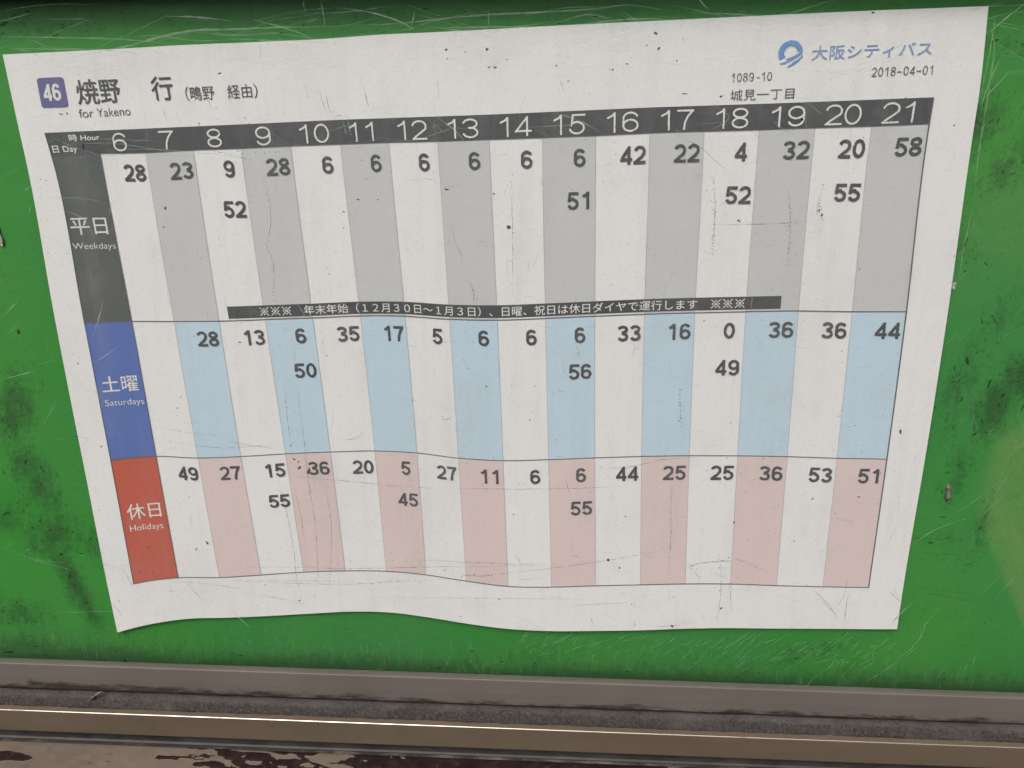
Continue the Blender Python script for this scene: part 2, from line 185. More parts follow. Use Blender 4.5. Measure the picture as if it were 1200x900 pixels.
def contour(F, x0, y0, h):
    """fill where the field F[j, i] > 0 with polygons whose edges follow the zero line: (points (x, y), faces, rim edges)"""
    ny, nx = F.shape
    pts, vid, faces = [], {}, []

    def corner(i, j):
        k = (i, j)
        if k not in vid:
            vid[k] = len(pts)
            pts.append((x0 + i*h, y0 + j*h))
        return vid[k]

    def cut(i0, j0, i1, j1):
        if (i1, j1) < (i0, j0):
            i0, j0, i1, j1 = i1, j1, i0, j0
        k = (i0, j0, i1, j1)
        if k not in vid:
            a, b = F[j0, i0], F[j1, i1]
            t = min(0.98, max(0.02, a/(a-b)))
            vid[k] = len(pts)
            pts.append((x0 + (i0+(i1-i0)*t)*h, y0 + (j0+(j1-j0)*t)*h))
        return vid[k]
    P = F > 0
    any_ = P[:-1, :-1] | P[1:, :-1] | P[:-1, 1:] | P[1:, 1:]
    rim = []
    for j, i in zip(*np.nonzero(any_)):
        c = ((i, j), (i+1, j), (i+1, j+1), (i, j+1))
        ins = [P[b, a] for a, b in c]
        if all(ins):
            faces.append([corner(*q) for q in c])
            continue
        poly, kinds = [], []
        for k in range(4):
            a, b = c[k], c[(k+1) % 4]
            if ins[k]:
                poly.append(corner(*a)); kinds.append(0)
            if ins[k] != ins[(k+1) % 4]:
                poly.append(cut(*a, *b)); kinds.append(1)
        if len(poly) >= 3:
            faces.append(poly)
            for k in range(len(poly)):
                if kinds[k] and kinds[(k+1) % len(poly)]:
                    rim.append((poly[k], poly[(k+1) % len(poly)]))
    return np.array(pts).reshape(-1, 2), faces, rim


def wear(F, X, Y, h, amount, seed):
    """rub small flakes and fine lines out of a printed shape"""
    n = fbm(X/0.55, Y/0.55, seed, 3)
    m = fbm(X/6, Y/6, seed+9, 2)
    bite = np.clip((0.30 + amount*0.16*m - n) * 8, 0, 1.5)
    return F - bite


# strokes of the numerals, in a box 1 high and w wide, y up
def arc(cx, cy, rx, ry, a0, a1, n=14):
    return [(cx+rx*math.cos(math.radians(a0+(a1-a0)*k/n)), cy+ry*math.sin(math.radians(a0+(a1-a0)*k/n))) for k in range(n+1)]


def digit_strokes(ch, w, s):
    """centre lines; w width of the glyph, s half stroke"""
    l, r, b, t = s, w-s, s, 1-s
    m, rx = w/2, (w-2*s)/2
    if ch == '-':
        return [[(w*.10, .42), (w*.90, .42)]]
    if ch == '0':
        return [arc(m, .5, rx, .5-s, 0, 360, 28)]
    if ch == '1':
        x = w*0.64
        return [[(x, -.2), (x, 1.2)], [(x, 1-s*.6), (x-.07-w*.05, .84), (x-w*.42, .74-s*.2)]]
    if ch == '2':
        return [arc(m, .70, rx, .30-s, 168, -10, 14) + [(r-.02, .55), (w*.66, .40), (w*.30, .20), (l+.01, b)], [(-.02 if s > .07 else l, b), (w+(.2 if s > .07 else -.03), b)]]
    if ch == '3':
        return [arc(m-.01, .735, rx-.01, .265-s, 165, -75, 14) + [(w*.42, .53)], [(w*.42, .53)] + arc(m, .285, rx, .285-s, 78, -165, 16)]
    if ch == '4':
        x = w*0.73
        return [[(x, -.2), (x, 1.2)], [(x, t), (l*.45, .25)], [(-.02 if s > .07 else l*.5, .27), (w+(.2 if s > .07 else -.03), .27)]]
    if ch == '5':
        return [[(w, t), (w*.25, t), (w*.17, .44)], [(w*.17, .50), (w*.30, .585), (m+.02, .615)] + arc(m, .325, rx, .325-s, 75, -165, 16)]
    if ch == '6':
        return [arc(m, .325, rx, .325-s, 0, 360, 22), [(l, .325), (l+.005, .55)] + arc(m, .66, rx, .34-s, 170, 25, 12)]
    if ch == '7':
        return [[(-.02 if s > .07 else l, t), (r+s*.9, t)], [(r+s*.2, t), (w*.66, .66), (w*.50, .38), (w*.42, -.15)]]
    if ch == '8':
        return [arc(m, .745, rx-.025, .255-s, 0, 360, 22), arc(m, .275, rx, .275-s, 0, 360, 24)]
    if ch == '9':
        return [arc(m, .675, rx, .325-s, 0, 360, 22), [(r, .675), (r-.005, .45)] + arc(m, .34, rx, .34-s, -10, -155, 12)]
    return []


def stroke_field(X, Y, strokes, s):
    d = np.full(X.shape, 9.0)
    for line in strokes:
        for (ax, ay), (bx, by) in zip(line[:-1], line[1:]):
            vx, vy = bx-ax, by-ay
            L = vx*vx+vy*vy
            t = np.clip(((X-ax)*vx+(Y-ay)*vy)/(L if L else 1), 0, 1)
            d = np.minimum(d, np.hypot(X-ax-t*vx, Y-ay-t*vy))
    return s-d


def blunt_field(X, Y, strokes, s):
    """strokes with square-cut ends"""
    out = np.full(X.shape, -9.0)
    for line in strokes:
        f = stroke_field(X, Y, [line], s)
        closed = math.dist(line[0], line[-1]) < 1e-3
        for e, i in (() if closed else ((line[0], line[1]), (line[-1], line[-2]))):
            vx, vy = e[0]-i[0], e[1]-i[1]
            L = math.hypot(vx, vy) or 1
            along = ((X-e[0])*vx+(Y-e[1])*vy)/L
            near = np.hypot(X-e[0], Y-e[1]) < 1.35*s
            f = np.where(near, np.minimum(f, 0.004-along), f)
        out = np.maximum(out, f)
    return out


def number_mesh(text, uc, v0, v1, dw, adv, s, anchor, amount=1.0, bold=True, h=0.11):
    """text as strokes; v0 top, v1 bottom, dw digit width (mm), adv advance (mm); anchor 'c' centre or 'r' right edge at uc"""
    H = v1-v0
    W_ = adv*(len(text)-1)+dw
    left = uc-W_/2 if anchor == 'c' else uc-W_
    nx, ny = int(W_/h)+5, int(H/h)+5
    gx, gy = np.meshgrid(left-2*h+np.arange(nx)*h, v0-2*h+np.arange(ny)*h)
    F = np.full(gx.shape, -9.0)
    Yn = (v1-gy)/H
    w = dw/H
    for k, ch in enumerate(text):
        Xn = (gx-(left+k*adv))/H
        f = (blunt_field if bold else stroke_field)(Xn, Yn, digit_strokes(ch, w, s), s)
        f = np.minimum(f, np.minimum(Yn, 1-Yn)+0.0)
        if bold:
            f = np.minimum(f, np.minimum(Xn, w-Xn)+0.004)
        F = np.maximum(F, f)
    F = F*H/h                                                # in cells
    F = np.clip(F, -2, 2)
    F = wear(F, gx, gy, h, amount, int(abs(uc)*7+v0))
    return contour(F, left-2*h, v0-2*h, h)


def text_triangles(s):
    c = bpy.data.curves.new("lettering", 'FONT')
    c.body = s
    c.size = 1.0
    c.resolution_u = 6
    ob = bpy.data.objects.new("lettering", c)
    me = ob.to_mesh()
    me.calc_loop_triangles()
    V = np.array([v.co[:2] for v in me.vertices]).reshape(-1, 2)
    T = np.array([t.vertices[:] for t in me.loop_triangles]).reshape(-1, 3)
    ob.to_mesh_clear()
    bpy.data.objects.remove(ob)
    bpy.data.curves.remove(c)
    return V, T


def text_mesh(s, u0, v0, u1, v1, grow=0.0, amount=1.0, h=0.09, slant=0.0):
    """lettering of the built-in face fitted to the box u0..u1, v0 top .. v1 bottom; grow in mm thickens it"""
    V, T = text_triangles(s)
    lo, hi = V.min(0), V.max(0)
    U = np.column_stack((u0+(V[:, 0]-lo[0])/(hi[0]-lo[0])*(u1-u0), v1-(V[:, 1]-lo[1])/(hi[1]-lo[1])*(v1-v0)))
    if slant:
        U[:, 0] += slant*(v1-U[:, 1])
    q = h/2
    pad = 6
    nx, ny = int((u1-u0)/q)+2*pad+int(abs(slant)*(v1-v0)/q), int((v1-v0)/q)+2*pad
    A = np.zeros((ny, nx))
    ox, oy = u0-pad*q, v0-pad*q
    for t in T:
        p = (U[t]-(ox, oy))/q
        x0_, x1_ = max(0, int(p[:, 0].min())), min(nx-1, int(p[:, 0].max())+1)
        y0_, y1_ = max(0, int(p[:, 1].min())), min(ny-1, int(p[:, 1].max())+1)
        gx, gy = np.meshgrid(np.arange(x0_, x1_+1), np.arange(y0_, y1_+1))
        e = []
        for k in range(3):
            a, b = p[k], p[(k+1) % 3]
            e.append((b[0]-a[0])*(gy-a[1])-(b[1]-a[1])*(gx-a[0]))
        ins = ((e[0] >= -1e-9) & (e[1] >= -1e-9) & (e[2] >= -1e-9)) | ((e[0] <= 1e-9) & (e[1] <= 1e-9) & (e[2] <= 1e-9))
        sub = A[y0_:y1_+1, x0_:x1_+1]
        np.maximum(sub, ins*1.0, out=sub)
    # soften, so that the outline can be drawn at any weight
    k = np.array([1, 2, 3, 2, 1.0]); k /= k.sum()
    B = np.apply_along_axis(lambda a: np.convolve(a, k, 'same'), 1, A)
    B = np.apply_along_axis(lambda a: np.convolve(a, k, 'same'), 0, B)
    B = B[::2, ::2]
    F = (B-(0.5-grow/q*0.16))*4
    gx, gy = np.meshgrid(ox+np.arange(B.shape[1])*h, oy+np.arange(B.shape[0])*h)
    F = wear(F, gx, gy, h, amount, int(u0*13+v0))
    return contour(F, ox, oy, h)


def print_on_sheet(name, shape, mat, parent, lift):
    pts, faces, _ = shape
    if not len(pts):
        return None
    P = on_sheet(pts[:, 0], pts[:, 1], lift)
    faces = [f[::-1] for f in faces]
    return link(name, P, faces, mat, parent)


def ribbon(pts, w, d, taper=True):
    """a thin strip along a polyline on the cover (x, z mm), d mm out from the board; smoothed, tapering to its ends"""
    p = np.array(pts, float)
    seg = np.hypot(*np.diff(p, axis=0).T)
    t = np.concatenate(([0], np.cumsum(seg)))
    n = max(6, int(t[-1]/1.6))
    s = np.linspace(0, t[-1], n)
    m = slopes(t, p)
    i = np.clip(np.searchsorted(t, s)-1, 0, len(t)-2)
    H = (t[i+1]-t[i])[:, None]
    k = ((s-t[i])/H[:, 0])[:, None]
    q = (2*k**3-3*k**2+1)*p[i]+(k**3-2*k**2+k)*H*m[i]+(-2*k**3+3*k**2)*p[i+1]+(k**3-k**2)*H*m[i+1]
    q = q + rng.normal(0, 0.016, q.shape)
    g = np.gradient(q, axis=0)
    g /= np.maximum(np.hypot(g[:, 0], g[:, 1]), 1e-9)[:, None]
    nrm = np.column_stack((-g[:, 1], g[:, 0]))
    f = np.linspace(0, 1, n)
    ww = w/2*(np.clip(np.minimum(f, 1-f)*3.2, 0.05, 1) if taper else 1)*(0.5+0.9*vnoise(s/1.3+rng.random()*90, s*0, 3))
    a, b = q+nrm*ww[:, None], q-nrm*ww[:, None]
    V = np.empty((2*n, 3))
    V[0::2, 0], V[0::2, 2] = a[:, 0], a[:, 1]
    V[1::2, 0], V[1::2, 2] = b[:, 0], b[:, 1]
    V[:, 1] = -d
    return V/1000.0, [(2*j, 2*j+1, 2*j+3, 2*j+2) for j in range(n-1)]


def merge(parts):
    V, F, o = [], [], 0
    for v, f in parts:
        V.append(np.asarray(v))
        F += [tuple(i+o for i in q) for q in f]
        o += len(v)
    return np.vstack(V), F


def blot(x, z, w, h, ang, d, n=9):
    a = np.linspace(0, 2*math.pi, n, endpoint=False)+rng.random()
    r = 0.62+0.5*rng.random(n)
    px, pz = np.cos(a)*r*w/2, np.sin(a)*r*h/2
    c, s = math.cos(math.radians(ang)), math.sin(math.radians(ang))
    return np.column_stack((x+c*px-s*pz, np.full(n, -d), z+s*px+c*pz))/1000.0, [tuple(range(n))]


def profile_bar(name, prof, mat, parent, x0=-420, x1=420, nx=2, jitter=None, smooth=False):
    """a cross-section of (d, z) mm points swept along x; closed solid"""
    xs = np.linspace(x0, x1, nx)
    n = len(prof)
    V = []
    for x in xs:
        for k, (d, z) in enumerate(prof):
            dd, zz = (d, z) if jitter is None else jitter(x, k, d, z)
            V.append((x/1000, -dd/1000, zz/1000))
    F = []
    for i in range(nx-1):
        for k in range(n):
            a, b = i*n+k, i*n+(k+1) % n
            F.append((a, b, b+n, a+n))
    F += [tuple(range(n))[::-1], tuple(range((nx-1)*n, nx*n))]
    return link(name, V, F, mat, parent, smooth)


# ------------------------------------------------------------------ materials
def new_mat(name):
    m = bpy.data.materials.new(name)
    m.use_nodes = True
    nt = m.node_tree
    nt.nodes.clear()
    out = nt.nodes.new("ShaderNodeOutputMaterial")
    return m, nt, out


def noise_node(nt, vec, scale, detail=4, rough=0.55, stretch=None):
    n = nt.nodes.new("ShaderNodeTexNoise")
    n.inputs["Scale"].default_value = scale
    n.inputs["Detail"].default_value = detail
    n.inputs["Roughness"].default_value = rough
    if stretch:
        mp = nt.nodes.new("ShaderNodeMapping")
        mp.inputs["Scale"].default_value = stretch
        nt.links.new(vec, mp.inputs["Vector"])
        vec = mp.outputs[0]
    nt.links.new(vec, n.inputs["Vector"])
    return n.outputs["Fac"]


def remap(nt, val, a, b, c=0.0, d=1.0):
    r = nt.nodes.new("ShaderNodeMapRange")
    for k, x in zip(("From Min", "From Max", "To Min", "To Max"), (a, b, c, d)):
        r.inputs[k].default_value = x
    nt.links.new(val, r.inputs["Value"])
    return r.outputs["Result"]


def mix(nt, fac, a, b):
    m = nt.nodes.new("ShaderNodeMix")
    m.data_type = 'RGBA'
    if isinstance(fac, (int, float)):
        m.inputs[0].default_value = fac
    else:
        nt.links.new(fac, m.inputs[0])
    for sock, c in ((m.inputs[6], a), (m.inputs[7], b)):
        if isinstance(c, tuple):
            sock.default_value = (*c, 1.0)
        else:
            nt.links.new(c, sock)
    return m.outputs[2]


def math_node(nt, op, a, b):
    m = nt.nodes.new("ShaderNodeMath")
    m.operation = op
    for k, x in enumerate((a, b)):
        if isinstance(x, (int, float)):
            m.inputs[k].default_value = x
        else:
            nt.links.new(x, m.inputs[k])
    return m.outputs[0]


def principled(nt, out, color, rough=0.5, metal=0.0, bump=None, bump_strength=0.1, bump_dist=0.0002, spec=0.5):
    p = nt.nodes.new("ShaderNodeBsdfPrincipled")
    if isinstance(color, tuple):
        p.inputs["Base Color"].default_value = (*color, 1)
    else:
        nt.links.new(color, p.inputs["Base Color"])
    if isinstance(rough, (int, float)):
        p.inputs["Roughness"].default_value = rough
    else:
        nt.links.new(rough, p.inputs["Roughness"])
    p.inputs["Metallic"].default_value = metal
    p.inputs["Specular IOR Level"].default_value = spec
    if bump is not None:
        b = nt.nodes.new("ShaderNodeBump")
        b.inputs["Strength"].default_value = bump_strength
        b.inputs["Distance"].default_value = bump_dist
        nt.links.new(bump, b.inputs["Height"])
        nt.links.new(b.outputs[0], p.inputs["Normal"])
    nt.links.new(p.outputs[0], out.inputs["Surface"])
    return p


def position(nt):
    return nt.nodes.new("ShaderNodeNewGeometry").outputs["Position"]


def printed(name, color, fade=0.10, toward=(0.60, 0.59, 0.55), speck=0.5):
    """ink or paper on the old sheet: blotchy, dusty, slightly rubbed"""
    m, nt, out = new_mat(name)
    pos = position(nt)
    big = noise_node(nt, pos, 28, 3)
    fine = noise_node(nt, pos, 900, 3, 0.7)
    grain = noise_node(nt, pos, 2600, 2, 0.6)
    c = mix(nt, remap(nt, big, 0.3, 0.75, 0.0, fade), color, toward)
    dark = tuple(x*0.86 for x in color)
    c = mix(nt, remap(nt, grain, 0.35, 0.75, 0.0, 0.5), c, dark)
    c = mix(nt, remap(nt, fine, 0.57, 0.78, 0.0, speck*0.6), c, (0.30, 0.29, 0.26))
    streak = noise_node(nt, pos, 55, 7, 0.68, (1.0, 1.0, 0.8))
    c = mix(nt, remap(nt, streak, 0.54, 0.75, 0.0, 0.17), c, (0.36, 0.35, 0.31))
    drip = noise_node(nt, pos, 70, 6, 0.7, (2.4, 1.0, 0.16))
    c = mix(nt, remap(nt, drip, 0.50, 0.74, 0.0, 0.13), c, (0.34, 0.33, 0.29))
    cloud = noise_node(nt, pos, 16, 5, 0.6)
    c = mix(nt, remap(nt, cloud, 0.52, 0.72, 0.0, 0.10), c, (0.30, 0.30, 0.27))
    principled(nt, out, c, 0.42, bump=grain, bump_strength=0.12, bump_dist=0.00006, spec=0.35)
    return m


def veil(name, color, alpha, breakup=None):
    """a mark on the clear cover that lets part of what lies behind show through"""
    m, nt, out = new_mat(name)
    tr = nt.nodes.new("ShaderNodeBsdfTransparent")
    df = nt.nodes.new("ShaderNodeBsdfDiffuse")
    df.inputs["Color"].default_value = (*color, 1)
    mx = nt.nodes.new("ShaderNodeMixShader")
    if breakup:
        f = remap(nt, noise_node(nt, position(nt), breakup, 3, 0.6), 0.35, 0.65, alpha*0.35, alpha)
        nt.links.new(f, mx.inputs[0])
    else:
        mx.inputs[0].default_value = alpha
    nt.links.new(tr.outputs[0], mx.inputs[1])
    nt.links.new(df.outputs[0], mx.inputs[2])
    nt.links.new(mx.outputs[0], out.inputs["Surface"])
    return m


PAPER = (0.668, 0.660, 0.640)
M = {
    'paper': printed('old_white_paper', PAPER, 0.10, (0.56, 0.56, 0.53)),
    'charcoal': printed('hazy_faded_black_ink', (0.093, 0.101, 0.099), 0.16, (0.22, 0.22, 0.21), 0.15),  # faded ink, lightened to carry the haze of the cover too
    'header': printed('black_header_ink', (0.066, 0.071, 0.072), 0.14, (0.2, 0.2, 0.2), 0.15),
    'ink': printed('black_ink', (0.078, 0.079, 0.083), 0.14, (0.2, 0.2, 0.2), 0.1),
    'softink': printed('thin_black_ink', (0.10, 0.10, 0.10), 0.2, (0.3, 0.3, 0.3), 0.1),
    'grey': printed('grey_band_ink', (0.480, 0.482, 0.472), 0.12, (0.52, 0.51, 0.50)),
    'blue_band': printed('pale_blue_ink', (0.440, 0.555, 0.625), 0.12, (0.55, 0.59, 0.61)),
    'pink': printed('pale_pink_ink', (0.595, 0.480, 0.455), 0.14, (0.59, 0.54, 0.52)),
    'blue': printed('blue_ink', (0.095, 0.145, 0.36), 0.14, (0.22, 0.26, 0.40), 0.2),
    'red': printed('red_ink', (0.43, 0.100, 0.068), 0.12, (0.5, 0.22, 0.17), 0.2),
    'badge': printed('violet_ink', (0.105, 0.105, 0.235), 0.25, (0.25, 0.25, 0.34), 0.2),
    'logo': printed('sky_blue_ink', (0.12, 0.24, 0.46), 0.3, (0.22, 0.36, 0.56), 0.2),
    'word': printed('pale_blue_lettering', (0.16, 0.25, 0.46), 0.35, (0.40, 0.46, 0.56), 0.2),
    'white': printed('unprinted_white', (0.64, 0.63, 0.59), 0.1, (0.5, 0.5, 0.47), 0.1),
    'hair': printed('fine_grey_rule', (0.27, 0.27, 0.27), 0.2, (0.4, 0.4, 0.38), 0.1),
    'rule': printed('dark_rule', (0.11, 0.11, 0.115), 0.2, (0.25, 0.25, 0.25), 0.1),
}
# green paint, rubbed and grimy, with edge shade and a reflection tinted in; grime, grime_shade and reflection_tint come from the board's own attributes
mt, nt, out = new_mat('green_board_paint')
pos = position(nt)
at = nt.nodes.new("ShaderNodeAttribute"); at.attribute_name = "grime"
af = nt.nodes.new("ShaderNodeAttribute"); af.attribute_name = "reflection_tint"
big = noise_node(nt, pos, 22, 4)
g = mix(nt, remap(nt, big, 0.35, 0.7), (0.036, 0.208, 0.032), (0.052, 0.225, 0.042))
hue = noise_node(nt, pos, 9, 3)
g = mix(nt, remap(nt, hue, 0.42, 0.62, 0.0, 0.45), g, (0.042, 0.180, 0.062))
refl = math_node(nt, 'MULTIPLY', af.outputs["Fac"], remap(nt, noise_node(nt, pos, 90, 5, 0.6), 0.25, 0.6, 0.35, 1.0))
g = mix(nt, refl, g, (0.135, 0.24, 0.075))  # yellow-green reflection painted into the board colour
grime_shade = noise_node(nt, pos, 70, 7, 0.72, (2.2, 1.0, 0.45))
afl = nt.nodes.new('ShaderNodeAttribute'); afl.attribute_name = 'grime_shade'
g = mix(nt, math_node(nt, 'MULTIPLY', afl.outputs['Fac'], remap(nt, grime_shade, 0.2, 0.65, 0.45, 1.0)), g, (0.028, 0.068, 0.026))  # darkens the board edges: grime and painted shade together
n1 = noise_node(nt, pos, 230, 8, 0.78, (1.4, 1.0, 0.6))
n2 = noise_node(nt, pos, 620, 5, 0.75)
g = mix(nt, remap(nt, n2, 0.56, 0.74, 0.0, 0.55), g, (0.022, 0.095, 0.022))
s = math_node(nt, 'ADD', math_node(nt, 'MULTIPLY', n1, 0.62), math_node(nt, 'MULTIPLY', n2, 0.38))
s = math_node(nt, 'ADD', s, math_node(nt, 'MULTIPLY', at.outputs["Fac"], 0.30))
g = mix(nt, remap(nt, s, 0.60, 0.80, 0.0, 0.78), g, (0.026, 0.066, 0.024))
brown = noise_node(nt, pos, 60, 4)
g = mix(nt, remap(nt, brown, 0.64, 0.8, 0.0, 0.30), g, (0.08, 0.09, 0.03))
principled(nt, out, g, 0.45, bump=n2, bump_strength=0.15, bump_dist=0.0001, spec=0.3)
M['green'] = mt

# painted metal lip, bronze trim, perished sealant, flaking fascia
mt, nt, out = new_mat('taupe_painted_metal')
pos = position(nt)
sep = nt.nodes.new("ShaderNodeSeparateXYZ"); nt.links.new(pos, sep.inputs[0])
c = mix(nt, remap(nt, noise_node(nt, pos, 30, 4), 0.35, 0.7), (0.138, 0.117, 0.101), (0.116, 0.099, 0.086))
dirt = math_node(nt, 'ADD', remap(nt, sep.outputs["Z"], -0.1270, -0.1335, -0.20, 0.20), noise_node(nt, pos, 140, 6, 0.72, (0.5, 1, 1.6)))
left = remap(nt, sep.outputs['X'], -0.05, -0.13, 0.0, 0.09)
dirt = math_node(nt, 'ADD', dirt, left)
c = mix(nt, remap(nt, dirt, 0.58, 0.74, 0.0, 0.88), c, (0.024, 0.019, 0.016))
c = mix(nt, remap(nt, noise_node(nt, pos, 500, 4, 0.7), 0.62, 0.8, 0.0, 0.4), c, (0.07, 0.06, 0.05))
principled(nt, out, c, 0.55, bump=noise_node(nt, pos, 300, 4), bump_strength=0.2, bump_dist=0.0001, spec=0.3)
M['taupe'] = mt

mt, nt, out = new_mat('bronze_anodised_metal')
pos = position(nt)
c = mix(nt, remap(nt, noise_node(nt, pos, 40, 5, 0.6, (0.25, 1, 2)), 0.35, 0.7), (0.262, 0.196, 0.135), (0.220, 0.166, 0.117))
c = mix(nt, remap(nt, noise_node(nt, pos, 400, 4, 0.7), 0.60, 0.8, 0.0, 0.35), c, (0.07, 0.055, 0.045))
rg = remap(nt, noise_node(nt, pos, 120, 4), 0.3, 0.7, 0.26, 0.42)
principled(nt, out, c, rg, 0.55, bump=noise_node(nt, pos, 250, 4, 0.6, (0.1, 1, 1)), bump_strength=0.15, bump_dist=0.0001)
M['bronze'] = mt

mt, nt, out = new_mat('edge_highlight_metal')  # pale metal that paints in the sky highlight on the trim
pos = position(nt)
c = mix(nt, remap(nt, noise_node(nt, pos, 260, 4, 0.6, (0.3, 1, 1)), 0.60, 0.70), (0.56, 0.50, 0.45), (0.22, 0.17, 0.13))
principled(nt, out, c, 0.30, 0.8)
M['edge'] = mt

mt, nt, out = new_mat('perished_grey_sealant')
pos = position(nt)
c = mix(nt, remap(nt, noise_node(nt, pos, 1100, 5, 0.75), 0.36, 0.66), (0.022, 0.018, 0.017), (0.074, 0.064, 0.060))
c = mix(nt, remap(nt, noise_node(nt, pos, 70, 4), 0.5, 0.75, 0.0, 0.5), c, (0.09, 0.078, 0.072))
sp = nt.nodes.new('ShaderNodeSeparateXYZ'); nt.links.new(pos, sp.inputs[0])
cr = math_node(nt, 'ADD', remap(nt, sp.outputs['Z'], -0.1372, -0.1355, 0.0, 0.35), math_node(nt, 'MULTIPLY', noise_node(nt, pos, 160, 5, 0.7, (0.5, 1, 1)), 0.8))
c = mix(nt, remap(nt, cr, 0.58, 0.85, 0.0, 0.5), c, (0.11, 0.098, 0.092))
principled(nt, out, c, 0.9, bump=noise_node(nt, pos, 900, 4, 0.7), bump_strength=0.9, bump_dist=0.0005, spec=0.15)
M['sealant'] = mt

mt, nt, out = new_mat('shade_dark_metal')  # shade of the recess put into a near-black colour
pos = position(nt)
c = mix(nt, remap(nt, noise_node(nt, pos, 200, 5, 0.7, (0.4, 1, 1)), 0.35, 0.7), (0.022, 0.019, 0.017), (0.060, 0.052, 0.046))
principled(nt, out, c, 0.6, bump=noise_node(nt, pos, 500, 4), bump_strength=0.4, bump_dist=0.0002)
M['dark'] = mt

mt, nt, out = new_mat('maroon_undercoat')
pos = position(nt)
c = mix(nt, remap(nt, noise_node(nt, pos, 160, 6, 0.7), 0.35, 0.7), (0.014, 0.006, 0.007), (0.045, 0.022, 0.022))
c = mix(nt, remap(nt, noise_node(nt, pos, 480, 4, 0.7), 0.62, 0.75, 0.0, 0.7), c, (0.16, 0.12, 0.10))
principled(nt, out, c, 0.5, bump=noise_node(nt, pos, 300, 5), bump_strength=0.6, bump_dist=0.0004)
M['maroon'] = mt

mt, nt, out = new_mat('brown_flaking_paint')
pos = position(nt)
c = mix(nt, remap(nt, noise_node(nt, pos, 35, 5), 0.35, 0.7), (0.215, 0.162, 0.126), (0.170, 0.130, 0.102))
c = mix(nt, remap(nt, noise_node(nt, pos, 350, 5, 0.7, (0.5, 1, 1.5)), 0.60, 0.78, 0.0, 0.7), c, (0.06, 0.045, 0.038))
principled(nt, out, c, 0.5, bump=noise_node(nt, pos, 220, 4), bump_strength=0.3, bump_dist=0.0002)
M['flake'] = mt

mt, nt, out = new_mat('pale_husk')
c = mix(nt, remap(nt, noise_node(nt, position(nt), 700, 3), 0.4, 0.6), (0.06, 0.055, 0.035), (0.20, 0.18, 0.14))
principled(nt, out, c, 0.7)
M['husk'] = mt
mt, nt, out = new_mat('pale_chip')
principled(nt, out, mix(nt, remap(nt, noise_node(nt, position(nt), 500, 3), 0.4, 0.6), (0.42, 0.42, 0.36), (0.28, 0.28, 0.24)), 0.7)
M['chip'] = mt

mt, nt, out = new_mat('clear_acrylic')
tr = nt.nodes.new("ShaderNodeBsdfTransparent")
nt.links.new(tr.outputs[0], out.inputs["Surface"])
M['clear'] = mt
M['scratch'] = veil('pale_scratch', (0.40, 0.46, 0.38), 0.42, 300)
M['hairline'] = veil('faint_hairline_scratch', (0.38, 0.44, 0.37), 0.30, 300)
M['grime_line'] = veil('dirt_in_scratch', (0.06, 0.055, 0.05), 0.50, 500)
M['speck'] = veil('black_speck', (0.035, 0.03, 0.028), 0.85)
M['softspeck'] = veil('grey_speck', (0.09, 0.085, 0.075), 0.45)
M['crack'] = veil('broken_dirt_crack', (0.07, 0.065, 0.06), 0.75, 520)
M['scuff'] = veil('rubber_scuff', (0.020, 0.045, 0.018), 0.50)
M['dust'] = veil('dust_speck', (0.45, 0.50, 0.40), 0.5)

# ------------------------------------------------------------------ the notice case: board, rails, trim
case = thing('notice_case', 'shallow notice case with scuffed green back board, taupe lip and bronze lower trim', 'notice case')

bx, bz = np.arange(-420, 420.1, 1.5), np.arange(-130, 124.1, 1.5)
GX, GZ = np.meshgrid(bx, bz)
BV = np.column_stack((GX.ravel(), np.full(GX.size, 1.2), GZ.ravel()))/1000.0
nbx = len(bx)
BF = [(j*nbx+i, j*nbx+i+1, (j+1)*nbx+i+1, (j+1)*nbx+i) for j in range(len(bz)-1) for i in range(nbx-1)]
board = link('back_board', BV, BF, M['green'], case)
SMUDGE = [  # x, z, half length, half width, angle, strength
    (-174, 25, 16, 7, 80, .5), (-172, -20, 16, 8, 70, 1.0), (-169, -45, 22, 8, -70, .9), (-166, -70, 14, 10, 20, .9), (-161, -92, 24, 4.5, -72, 1.1),
    (-150, -72, 10, 6, 60, .7), (-182, -62, 10, 8, 30, .7), (-186, -105, 14, 8, 0, .7), (-186, -122, 22, 9, 0, .9),
    (-170, 60, 8, 14, 0, .3), (148, 78, 12, 8, 40, .9), (160, 66, 12, 6, 50, .7), (156, 100, 22, 4, 0, .5), (152, 40, 10, 6, -60, .5), (166, 20, 12, 6, 80, .5),
    (158, -5, 20, 6, 78, .7), (170, -12, 12, 7, 80, 1.1), (178, -2, 10, 8, 0, 1.0), (163, -35, 16, 6, 80, .6), (174, -60, 16, 5, 80, .5), (158, -62, 18, 3, 5, .5),
    (150, -95, 30, 7, 5, .3), (165, -127, 70, 9, 0, 1.1), (60, -127, 90, 7.5, 0, 1.1), (-60, -126, 90, 7, 0, 1.1), (-160, -126, 60, 9, 0, 1.1), (250, -80, 60, 40, 0, .3), (-260, -60, 60, 30, 0, .3),
    (15, -120, 16, 8, 0, .5), (120, -112, 24, 6, 20, .5), (-40, 108, 150, 5, 0, .35), (-150, 108, 40, 6, 0, .5), (120, 106, 40, 5, 0, .5)]
gr = np.zeros(GX.size)
xx, zz = GX.ravel(), GZ.ravel()
for x, z, a, b, ang, st in SMUDGE:
    c, s_ = math.cos(math.radians(ang)), math.sin(math.radians(ang))
    dx, dz = xx-x, zz-z
    p, q = (dx*c+dz*s_)/a, (-dx*s_+dz*c)/b
    gr = np.maximum(gr, st*np.exp(-(p*p+q*q)*0.8))
